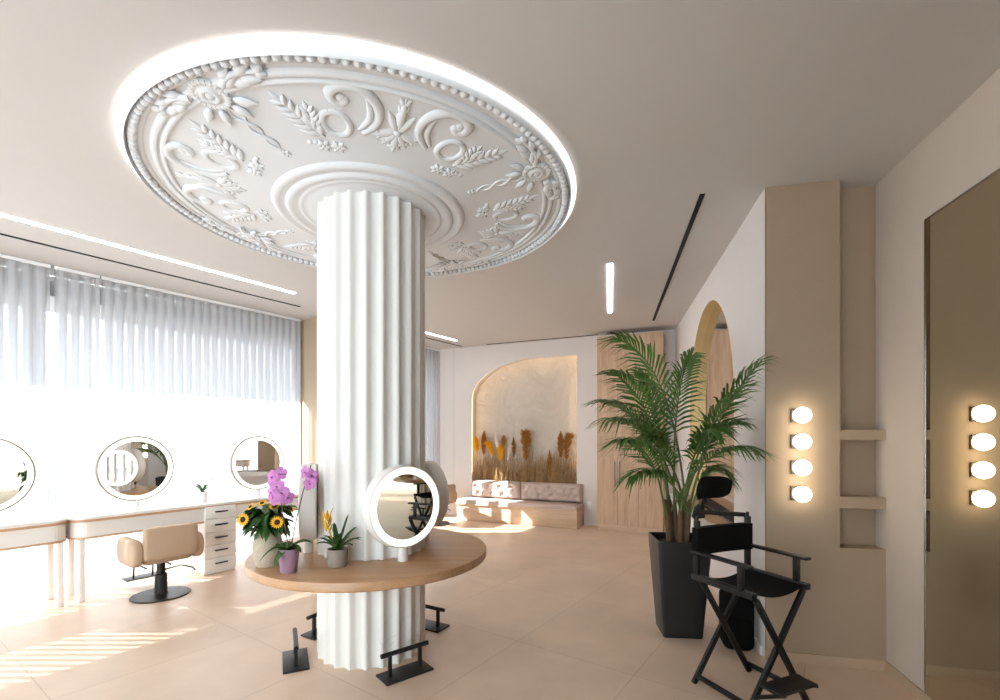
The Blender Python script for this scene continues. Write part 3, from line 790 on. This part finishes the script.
wo = [((-.02, -.02, .33), (.2, -1, .1), .040), ((.02, -.02, .34), (.3, -1, .2), .038), ((-.06, -.02, .315), (-.4, -1, 0), .038), ((-.075, -.01, .36), (-.3, -1, 0), .034), ((.09, -.01, .29), (.5, -1, 0), .036), ((.115, -.01, .265), (.6, -1, -.1), .034), ((.055, -.01, .325), (.2, -1, 0), .036)]
orchid('white orchid in a white pot on the drawer desk between mirrors', (*W(1.49, -5.74), .765), M['lacquer'], (.042, .055, .115),
       [([(0, 0, .1), (-.02, 0, .22), (-.03, 0, .30), (-.08, 0, .37)], wo[:4]), ([(0, 0, .1), (.03, 0, .22), (.05, 0, .32), (.12, 0, .26)], wo[4:])], M['orchidwhite'],
       [(170, .12, .045, .16, .10), (10, .11, .045, .15, .10), (260, .10, .045, .20, .10), (80, .1, .045, .17, .1)])

# ---------------------------------------------------------------- salon chairs
def rrect(w, h, r, k=6, cx=0, cz=0):
    o = []
    for (sx, sz, a0) in ((1, 1, 0), (-1, 1, 90), (-1, -1, 180), (1, -1, 270)):
        for i in range(k+1):
            a = R(a0+90*i/k); o.append((cx+sx*(w/2-r)+r*math.cos(a), cz+sz*(h/2-r)+r*math.sin(a)))
    return o
def pad(outline, axis, p0, p1, soft=.02):
    # upholstered slab: outline in the plane across the axis, softened edges
    m = MB(); cx = sum(p[0] for p in outline)/len(outline); cz = sum(p[1] for p in outline)/len(outline)
    rs_ = []
    for k, off in ((0, .72), (.25, .9), (.6, .98), (1, 1)): rs_.append((p0+soft*k, off))
    prof_ = rs_+[(p1-(q-p0), o) for q, o in reversed(rs_)]
    rings = []
    mx_ = max(max(abs(p[0]-cx) for p in outline), max(abs(p[1]-cz) for p in outline))
    for q, o in prof_:
        ring = []
        for (a, b) in outline:
            va, vb = a-cx, b-cz; L2 = math.hypot(va, vb) or 1; sh = 1-(1-o)*soft*3.2/L2
            A_, B_ = cx+va*sh, cz+vb*sh
            ring.append((A_, q, B_) if axis == 'Y' else ((q, A_, B_) if axis == 'X' else (A_, B_, q)))
        rings.append(ring)
    return m.rings(rings)
def salon_chair(label, loc, rz):
    t = thing('salon_chair', label, 'chair', loc, rz)
    MB().lathe([(0, 0), (.235, 0), (.24, .006), (.235, .012), (.06, .018), (.05, .03), (0, .03)], 56).build('base_disc', M['black'], t)
    MB().lathe([(0, .02), (.052, .02), (.05, .20), (.036, .21), (.036, .34), (0, .34)], 28).build('pump_column', M['black'], t)
    pad(rrect(.40, .40, .05), 'Z', .34, .46, .03).build('seat', M['beige'], t)
    pad(rrect(.43, .29, .035, cz=.535), 'Y', -.27, -.18, .03).build('backrest', M['beige'], t)
    for sx in (-1, 1):
        a_ = (.205, .285) if sx > 0 else (-.285, -.205)
        pad(rrect(.46, .24, .10, cx=-.01, cz=.455), 'X', a_[0], a_[1], .03).build('armrest', M['beige'], t)
    fr = MB()
    fr.tube([(-.10, .05, .26), (-.10, .30, .27), (-.10, .42, .25)], .009, 8).tube([(.10, .05, .26), (.10, .30, .27), (.10, .42, .25)], .009, 8)
    fr.tube([(-.14, .42, .25), (.14, .42, .25)], .011, 8); fr.tube([(-.08, .42, .25), (-.08, .44, .10)], .009, 8).tube([(.08, .42, .25), (.08, .44, .10)], .009, 8)
    fr.box((0, .46, .095), (.30, .15, .012), .003); fr.build('footrest', M['black'], t)
    MB().tube([(.03, -.02, .24), (.15, -.05, .26), (.24, -.08, .22), (.26, -.08, .19)], .007, 8).build('pump_lever', M['black'], t)
    return t
ch = salon_chair('beige salon chair on a black disc base, turned to the vanity desk', (*W(.905, -5.2), 0), W_ROT)
c2 = copy_tree(ch); c2.location = (-1.09, 8.12, 0); c2.rotation_euler = (0, 0, B_ROT+R(75)); c2['label'] = 'beige salon chair half hidden behind the table mirrors, near the bench'

# ---------------------------------------------------------------- bench, niche grasses, wardrobe
bn = thing('bench', 'long oak box bench with a padded seat under the arched niche', 'bench', (*BK(-4.19, 7.90), 0), B_ROT)
BL, BD_ = 2.22, .465
MB().box((BL/2, -BD_/2+.01, .145), (BL-.02, BD_-.03, .29), .003).build('bench_box', M['oakh'], bn)
MB().box((BL/2, -BD_/2, .295), (BL, BD_, .025), .003).build('bench_top', M['oakh'], bn)
pad(rrect(BL-.01, BD_-.01, .03, cx=BL/2, cz=-BD_/2), 'Z', .307, .372, .02).build('seat_pad', M['pink'], bn)
def tufted(label, x0, x1):
    w, h, d = x1-x0, .315, .12
    t = thing('back_cushion', label, 'cushion', (*BK((x0+x1)/2, 7.875), .374), B_ROT)
    cols = max(2, round(w/.235)); bt = []
    for r_ in range(2):
        for c in range(cols): bt.append((-w/2+(c+.5+(.0 if r_ else .25)-.12)*w/cols, .10+.12*r_))
    def f(u, v):
        x, z = -w/2+w*u, h*v
        e = min(u*w, (1-u)*w, v*h, (1-v)*h); y = d*(1-max(0, 1-e/.05)**2*.75)
        for bx, bz in bt: q = math.hypot(x-bx, z-bz); y -= .045*math.exp(-(q/.028)**2)
        # pull pleats between the buttons
        y -= .010*abs(math.sin((x+z)*PI/.16))**6+.010*abs(math.sin((x-z)*PI/.16))**6
        return (x, -y, z)
    m = MB(); m.grid(f, max(24, int(w*56)), 18)
    m.face([(-w/2, 0, 0), (w/2, 0, 0), (w/2, 0, h), (-w/2, 0, h)])
    nu = max(24, int(w*56))
    for v in (0, 1): m.grid(lambda u, k, v=v: (lambda p: (p[0], p[1]*(1-k), p[2]))(f(u, v)), nu, 1)
    for u in (0, 1): m.grid(lambda k, v, u=u: (lambda p: (p[0], p[1]*(1-k), p[2]))(f(u, v)), 1, 18)
    m.build('pad', M['pink'], t, angle=70)
    for bx, bz in bt: MB().sphere((bx, -d+.040, bz), (.011, .007, .011), 10, 6).build('button', M['pink'], t)
tufted('shorter tufted dusty-pink back cushion at the window end of the bench', -4.06, -3.10)
tufted('longer tufted dusty-pink back cushion at the wardrobe end of the bench', -3.09, -1.99)

# dried grasses
dg = MB(); rnd = random.Random(21)
for i in range(420):
    x = rnd.uniform(nx0+.04, nx1-.04); y = Yw+rnd.uniform(.02, .12); h = rnd.uniform(.35, .78)*(1 if rnd.random() < .7 else 1.2); ln = rnd.uniform(-.12, .12)
    x2 = min(nx1-.03, max(nx0+.03, x+ln)); ym = min(Yw+.13, y)
    dg.tube([(x, y, nz0+.005), (x+(x2-x)*.4, ym, nz0+h*.55), (x2, ym, nz0+h)], [.0075, .0065, .002], 4)
tag(dg.build('dry_grass', M['straw'], rotz=B_ROT), 'dense dry straw grasses filling the base of the niche', 'grass', kind='stuff')
def plume(label, m, x, ztop, ln, wd, lean=0., arch=0.):
    t = thing('dried_plume', label, 'dried flower', (*BK(x, Yw+.06), nz0), B_ROT)
    zt = ztop-nz0; rnd = random.Random(int(abs(x)*1000))
    MB().tube([(-lean*.5, 0, 0), (-lean*.2, 0, zt*.5), (0, 0, zt-ln)], .005, 6).build('stalk', M['straw'], t)
    hm = MB(); ax_ = []
    for i in range(15):
        u = i/14; ax_.append(Vector((lean*u + arch*.22*u*u, -.02*u, zt-ln+ln*(u if not arch else math.sin(u*PI*.62)/1.0))))
    hm.tube(ax_, [.010]*15, 6)
    for i in range(420):
        k = rnd.random()*13.9; a = int(k); p = ax_[a].lerp(ax_[min(14, a+1)], k-a); u = k/14
        q = rnd.uniform(0, 2*PI); w = wd*.5*math.sin(PI*min(.93, .18+.78*u))
        d = (ax_[min(14, a+1)]-ax_[a]).normalized()*.7+Vector((math.cos(q)*.75, math.sin(q)*.4, 0)); hm.blob(p, d, w*rnd.uniform(.7, 1.35), w*.13, w*.12, up=(.1, -1, .2), nu=5, nv=3)
    hm.build('plume', m, t)
for lb, m, x, z, ln, wd, le, ar in (
    ('bright yellow dried plume at the window end of the niche', 'p_yellow', -4.03, 1.50, .30, .13, -.02, 0),
    ('tall slim rust dried plume beside the end yellow one', 'p_rust', -3.89, 1.60, .42, .13, .02, 0),
    ('short wide yellow dried plume bending below the white one', 'p_yellow', -3.72, 1.36, .22, .15, -.06, -.4),
    ('white dried plume rising among the yellow ones', 'p_white', -3.60, 1.56, .30, .09, -.04, 0),
    ('bright yellow dried plume under a rust tip, next to the white plume', 'p_yellow', -3.54, 1.34, .30, .16, .0, 0),
    ('slim rust dried plume standing above two yellow plumes', 'p_rust', -3.50, 1.52, .24, .10, .03, 0),
    ('small white dried plume drooping low beside the yellow cluster', 'p_white', -3.40, 1.32, .24, .08, .05, .3),
    ('thin brown dried plume between the yellow cluster and the big drooping one', 'p_brown', -3.28, 1.48, .34, .10, .0, 0),
    ('biggest rust dried plume, drooping at the middle of the niche', 'p_rust', -3.04, 1.54, .46, .22, -.05, .25),
    ('short rust dried plume standing low, alone among straw', 'p_rust', -2.60, 1.26, .46, .11, .0, 0),
    ('tall rust dried plume, first of the pair at the wardrobe end', 'p_rust', -2.40, 1.58, .44, .14, .0, 0),
    ('arching rust dried plume at the very wardrobe end of the niche', 'p_rust', -2.30, 1.50, .38, .17, .0, .55)):
    plume(lb, M[m], x, z, ln*1.05, wd*1.2, le, ar)

wd_ = thing('wardrobe', 'floor-to-ceiling oak wardrobe with upper and lower doors', 'wardrobe', (*BK(-1.68, 7.9), 0), B_ROT)
WL, WD2, HW = 1.0, .35, 3.095
MB().box((WL/2, -WD2/2+.012, .05+(HW-.06)/2), (WL, WD2-.025, HW-.06-.04)).build('carcass', M['oak'], wd_, smooth=False)
MB().box((WL/2, -WD2/2+.01, .05), (WL-.002, WD2-.02, .10)).build('plinth', M['oakh'], wd_, smooth=False)
MB().box((WL-.016, -WD2/2, .05+HW/2-.03), (.03, WD2+.006, HW-.08)).build('side_panel', M['oak'], wd_, smooth=False)
dw = (WL-.034)/3
zsplit = 1.5+.02
for i in range(3):
    x0 = .001+i*dw
    d = MB().box((x0+dw/2, -WD2+.006, (.10+1.55)/2+.0), (dw-.004, .02, 1.45-.004), .0015).build('lower_door', M['oak'], wd_, smooth=False)
    if i < 2:
        hx = x0+dw-.035 if i == 0 else x0+.035
        hm = MB().box((hx, -WD2-.030, .92), (.014, .012, .36), .002).box((hx, -WD2-.015, .77), (.010, .026, .012)).box((hx, -WD2-.015, 1.07), (.010, .026, .012))
        hm.build('handle', M['steel'], d)
    MB().box((x0+dw/2, -WD2+.006, (1.554+HW-.015)/2), (dw-.004, .02, HW-.015-1.554), .0015).build('upper_door', M['oak'], wd_, smooth=False)

for z, lb in ((.372, 'upper white wall socket beside the bench'), (.295, 'lower white wall socket beside the bench')):
    t = thing('wall_socket', lb, 'socket', (*BK(-1.885, 7.9), z), B_ROT)
    MB().box((0, -.005, 0), (.08, .01, .07), .003).build('cover_plate', M['outlet'], t)
    MB().lathe([(0, -.0065), (.022, -.0065), (.024, -.011), (.026, -.011), (.026, -.0095)], 20, axis='Y').build('socket_well', M['outlet'], t)

# console ledge below the arched mirror
cs = thing('console_ledge', 'rounded wall ledge with tan top and white front below the arched mirror', 'shelf', (*A0, 0), R_ROT)
def co(k): 
    x0, y0, y1, r = -.265-k, .80-k, 3.15, .16
    return [(-.001, y1), (x0, y1)]+[(x0, y0+r)]+[(x0+r-r*math.cos(PI/2*i/10), y0+r-r*math.sin(PI/2*i/10)) for i in range(1, 11)]+[(-.001, y0)]
MB().prism(co(0), .645, .735).build('front_apron', M['lacquer'], cs)
MB().prism(co(-.10), .735, .742).build('ledge_top', M['table'], cs)

# ---------------------------------------------------------------- palm
pl = thing('potted_palm', 'tall kentia palm in a tapered black square planter', 'plant', (1.375, 3.66, 0), R(-6))
m = MB()
def sq(s, z, r=.02): return [(x, y, z) for x, y in rrect(2*s, 2*s, r, 4)]
m.rings([sq(.142, 0), sq(.192, .70), sq(.192, .72), sq(.178, .72), sq(.174, .66)]); m.build('planter', M['planter'], pl, angle=40)
MB().rings([sq(.173, .655), sq(.17, .672)]).build('soil', M['soil'], pl)
rnd = random.Random(4)
canes = []
for i in range(7):
    a = i*2.399; r = .03+.05*rnd.random(); bx, by = r*math.cos(a), r*math.sin(a)
    zt = rnd.uniform(.98, 1.12); tx, ty = bx*1.5, by*1.5
    MB().tube([(bx, by, .66), (bx*1.2, by*1.2, .82), (tx, ty, zt)], [.026, .022, .014], 8).build('cane', M['cane'], pl)
    canes.append((tx, ty, zt))
inv = (Matrix.Translation((1.375, 3.66, 0)) @ Matrix.Rotation(R(-6), 4, 'Z')).inverted()
def clear_wall(m):
    fw = inv.inverted()
    for v in m.b.verts:
        p = fw @ v.co; q = Vector((p.x, p.y))-A0; a, b = q.dot(E2), q.dot(E1)
        if b > -.03 and a > -.02:
            w = A0+E1*b+E2*(-.02) if (b > .05 or a < .1) else A0+E2*a+E1*(-.03)
            v.co = inv @ Vector((w.x, w.y, p.z))
def frond(ci, tip, bulge, ll, side=0, nl=23, roll=0.):
    b = Vector(canes[ci % 7])-Vector((0, 0, .12)); T = inv @ Vector(tip)
    mid = b.lerp(T, .45)+Vector(bulge)
    pts = []
    for i in range(41):
        u = i/40; pts.append(b*(1-u)**2+mid*2*u*(1-u)+T*u*u)
    fr = MB().tube(pts, [.0085*(1-.8*i/40)+.001 for i in range(41)], 6).build('frond', M['stem'], pl)
    lf = MB(); u0 = .36
    for k in range(nl):
        u = u0+(1-u0)*(k+.5)/nl; fi = u*40; a = int(min(39, fi)); p = pts[a].lerp(pts[a+1], fi-a); t = (pts[min(40, a+2)]-pts[max(0, a-1)]).normalized()
        s = t.cross(Vector((0, 0, 1)))
        if s.length < .05: s = Vector((1, 0, 0))
        s.normalize(); s = Matrix.Rotation(roll, 3, t) @ s; up = s.cross(t).normalized()
        v = (u-u0)/(1-u0); L = 1.25*ll*(.38+.62*math.sin(PI*min(1, .2+.68*v)))*rnd.uniform(.9, 1.08)
        for sd in (-1, 1):
            d = (s*sd*(.95-.5*v)+t*(.75+.6*v)+up*rnd.uniform(.0, .3)).normalized(); w = .0098
            q = [p, p+d*L*.3+up*.012, p+d*L*.65+Vector((0, 0, -.03*L/.25)), p+d*L+Vector((0, 0, -.11*L/.25*rnd.uniform(.5, 1.3)))]
            ww = [.004, w, w*.8, .0008]; sd2 = d.cross(up).normalized()
            rr_ = [[lf._v(x-sd2*y+up*y*.35), lf._v(x), lf._v(x+sd2*y+up*y*.35)] for x, y in zip(q, ww)]
            for e, f_ in zip(rr_[:-1], rr_[1:]):
                for z in (0, 1): lf.b.faces.new((e[z], e[z+1], f_[z+1], f_[z]))
    clear_wall(lf); lf.build('leaflets', M['leaf'], fr, angle=80)
frond(0, (.86, 3.45, 2.20), (.12, 0, .62), .25, roll=.35)
frond(1, (.79, 3.30, 1.93), (.08, 0, .45), .23, roll=.2)
frond(2, (.73, 3.45, 1.74), (.08, 0, .42), .22)
frond(3, (.74, 3.20, 1.60), (.06, 0, .38), .24)
frond(4, (.78, 3.05, 1.46), (.05, 0, .34), .25)
frond(5, (.89, 3.20, 1.22), (.0, 0, .30), .20)
frond(0, (1.66, 3.06, 1.95), (-.05, 0, .28), .24)
frond(1, (1.62, 3.05, 1.40), (.0, 0, .36), .22)
frond(2, (1.60, 3.15, 1.80), (-.03, 0, .30), .22)
frond(3, (1.68, 3.35, 1.58), (.0, 0, .36), .22)
frond(5, (1.62, 3.45, 1.22), (.0, 0, .28), .18)
frond(6, (.98, 3.95, 1.75), (.0, 0, .36), .24)

frond(6, (1.63, 4.05, 2.18), (-.12, -.1, .42), .26, roll=.9)
frond(1, (1.16, 3.98, 2.02), (.06, 0, .40), .2, roll=-.4)

frond(2, (1.46, 3.18, 1.52), (.0, 0, .42), .2, roll=.3)
frond(0, (1.02, 3.4, 1.45), (.0, 0, .42), .22)

# black case behind the chair
kc = thing('equipment_case', 'small black upright case on the floor behind the black chair', 'case', (*RW(-.14, .16), 0), R_ROT)
pad(rrect(.20, .40, .05, cz=.205), 'Y', -.09, .09, .03).build('case_body', M['canvas'], kc)
MB().tube([(-.05, 0, .40), (-.04, 0, .445), (.04, 0, .445), (.05, 0, .40)], .008, 8).build('handle', M['black'], kc)
MB().box((0, -.095, .13), (.15, .02, .18), .008).build('pocket', M['canvas'], kc)

# ---------------------------------------------------------------- director's chair
dc = thing('director_chair', 'tall black folding make-up chair with headrest and footboard', 'chair', (1.478, 2.79, 0), R(23))
S = .642
def leg(y, sx):
    MB().beam((-sx*.205, y, S-.02), (sx*.222-.022, y, .0), .022, .034, .004).build('leg', M['blackwood'], dc)
for y in (-.18, .19):
    leg(y-.012, 1); leg(y+.012, -1)
for sx in (-1, 1):
    MB().beam((sx*.215, -.195, S), (sx*.215, .235, S), .040, .036, .006).build('seat_rail', M['blackwood'], dc)
    MB().beam((sx*.208-.022, -.17, .05), (sx*.208-.022, .185, .05), .020, .028, .003).build('floor_rail', M['blackwood'], dc)
    MB().box((sx*.215, .205, (S+.985)/2), (.024, .036, .985-S), .004).build('back_post', M['blackwood'], dc)
    MB().cyl((sx*.215, .205, .985), (sx*.215, .205, 1.012), .009).build('finial', M['black'], dc)
    MB().beam((sx*.232, -.185, S+.155), (sx*.232, .225, S+.155), .046, .018, .006).build('armrest', M['blackwood'], dc)
    MB().box((sx*.225, -.115, S+.08), (.024, .034, .15), .003).build('arm_post', M['blackwood'], dc)
m = MB()
m.grid(lambda u, v: ((u-.5)*.42, -.18+.38*v, S+.012-.04*math.sin(PI*u)), 16, 4)
m.grid(lambda u, v: ((u-.5)*.42, -.18+.38*v, S+.009-.04*math.sin(PI*u)), 16, 4)
m.build('seat_sling', M['canvas'], dc, angle=80)
m = MB()
def sl(u, v, o): return ((u-.5)*.465, .205+(.022 if o else -.0)*1+.02*math.sin(PI*u)-.024*(0 if o else 1), .775+.165*v)
m.rings([[sl(u/16, v, 0) for u in range(17)]+[sl(u/16, v, 1) for u in range(16, -1, -1)] for v in (0, .5, 1)]); m.build('back_sling', M['canvas'], dc, angle=60)
hr = MB(); hr.beam((-.215, .225, .99), (-.155, .235, 1.03), .018, .028, .003); hr.beam((.215, .225, .99), (-.155, .235, 1.03), .018, .028, .003); hr.build('headrest_bar', M['blackwood'], dc)
hb = MB(); hb.box((-.155, .235, 1.03), (.05, .03, .08), .006); hb.beam((-.155, .235, 1.04), (-.165, .20, 1.13), .03, .03, .004); hb.tube([(-.215, .235, 1.0), (-.195, .235, 1.06), (-.155, .23, 1.08), (-.10, .235, 1.055), (-.03, .235, 1.01)], .010, 8); hb.build('headrest_bracket', M['black'], dc)
m = MB(); hd = []
for i in range(13):
    u = i/12-.5; w = .068*(1-abs(u*2)**6*.35); yb = .16-.09*abs(u*2)**2*.6
    ring = []
    for j in range(16):
        a = 2*PI*j/16; ring.append((-.175+u*.245, yb+.028*math.cos(a)*(1-abs(u*2)**8*.5)-.012*math.sin(a), 1.19+w*math.sin(a)-u*.0))
    hd.append(ring)
m.rings(hd); m.build('headrest_pad', M['canvas'], dc, angle=60)
fb = MB(); fb.box((-0.080, -.285, .19), (.28, .12, .018), .004); fb.beam((-0.170, -.25, .182), (-0.170, -.185, .18), .014, .02); fb.beam((0.070, -.25, .182), (0.070, -.185, .18), .014, .02); fb.beam((-0.170, -.335, .18), (-0.200, -.185, .10), .014, .02); fb.beam((0.070, -.335, .18), (0.120, -.185, .10), .014, .02)
fb.build('footboard', M['blackwood'], dc)

# ---------------------------------------------------------------- curtains
def curtain(label, s0, s1, amp=.012, n=NC, per=.095, ph=0):
    L = s1-s0
    m = MB()
    def f(u, v):
        x = L*u; z = .012+(3.135-.012)*v
        k = 1-.25*v
        return (x, amp*k*math.sin(2*PI*x/per+ph)+.008*math.sin(x*5.3+2*v)*(1-v), z)
    nu = int(L/per*10)
    m.grid(f, nu, 8)
    o = m.build('sheer_curtain', M['curtain'], loc=(*W(s0, n), 0), rotz=W_ROT, angle=180, normals=False)
    tag(o, label, 'curtain')
    r = MB(); r.box((L/2, 0, 3.15), (L, .03, .03)); r.build('rail', M['tagwhite'], o, smooth=False)
curtain('white sheer curtain panel behind the cut-off desk, up to the glass edge', -5.3, .34)
curtain('narrow white sheer curtain panel beside the glass edge', .37, .72)
curtain('wide white sheer curtain panel behind the drawer desk', .735, 2.985)
curtain('white sheer curtain panel on the far window, right of the column', 5.36, 5.95)

# ---------------------------------------------------------------- daylight
su = bpy.data.lights.new('sun', 'SUN'); su.energy = 20; su.angle = R(.35); su.color = (1, .985, .965)
so = bpy.data.objects.new('sun', su); COL.objects.link(so)
so.rotation_euler = Vector((.808, 0.0, -.59)).to_track_quat('-Z', 'Y').to_euler(); so.location = (-10, 3, 9)
wd = bpy.data.worlds.new('sky'); sc.world = wd; wd.use_nodes = True
bg = wd.node_tree.nodes['Background']; bg.inputs[0].default_value = (.82, .91, 1, 1); bg.inputs[1].default_value = 4.3

# ---------------------------------------------------------------- camera
cd = bpy.data.cameras.new('camera'); cd.sensor_width = 36; cd.lens = 17.1; cd.shift_y = .086; cd.clip_start = .02
co_ = bpy.data.objects.new('camera', cd); COL.objects.link(co_); co_.location = (0, 0, 1.5); co_.rotation_euler = (PI/2, 0, 0)
sc.camera = co_
vs = sc.view_settings; vs.view_transform = 'Standard'; vs.look = 'None'; vs.exposure = .95; vs.gamma = 1; vs.use_curve_mapping = False
cy = sc.cycles
cy.use_denoising = True; cy.max_bounces = 12; cy.diffuse_bounces = 6; cy.glossy_bounces = 5; cy.transparent_max_bounces = 16
cy.caustics_reflective = False; cy.caustics_refractive = False; cy.sample_clamp_indirect = 8
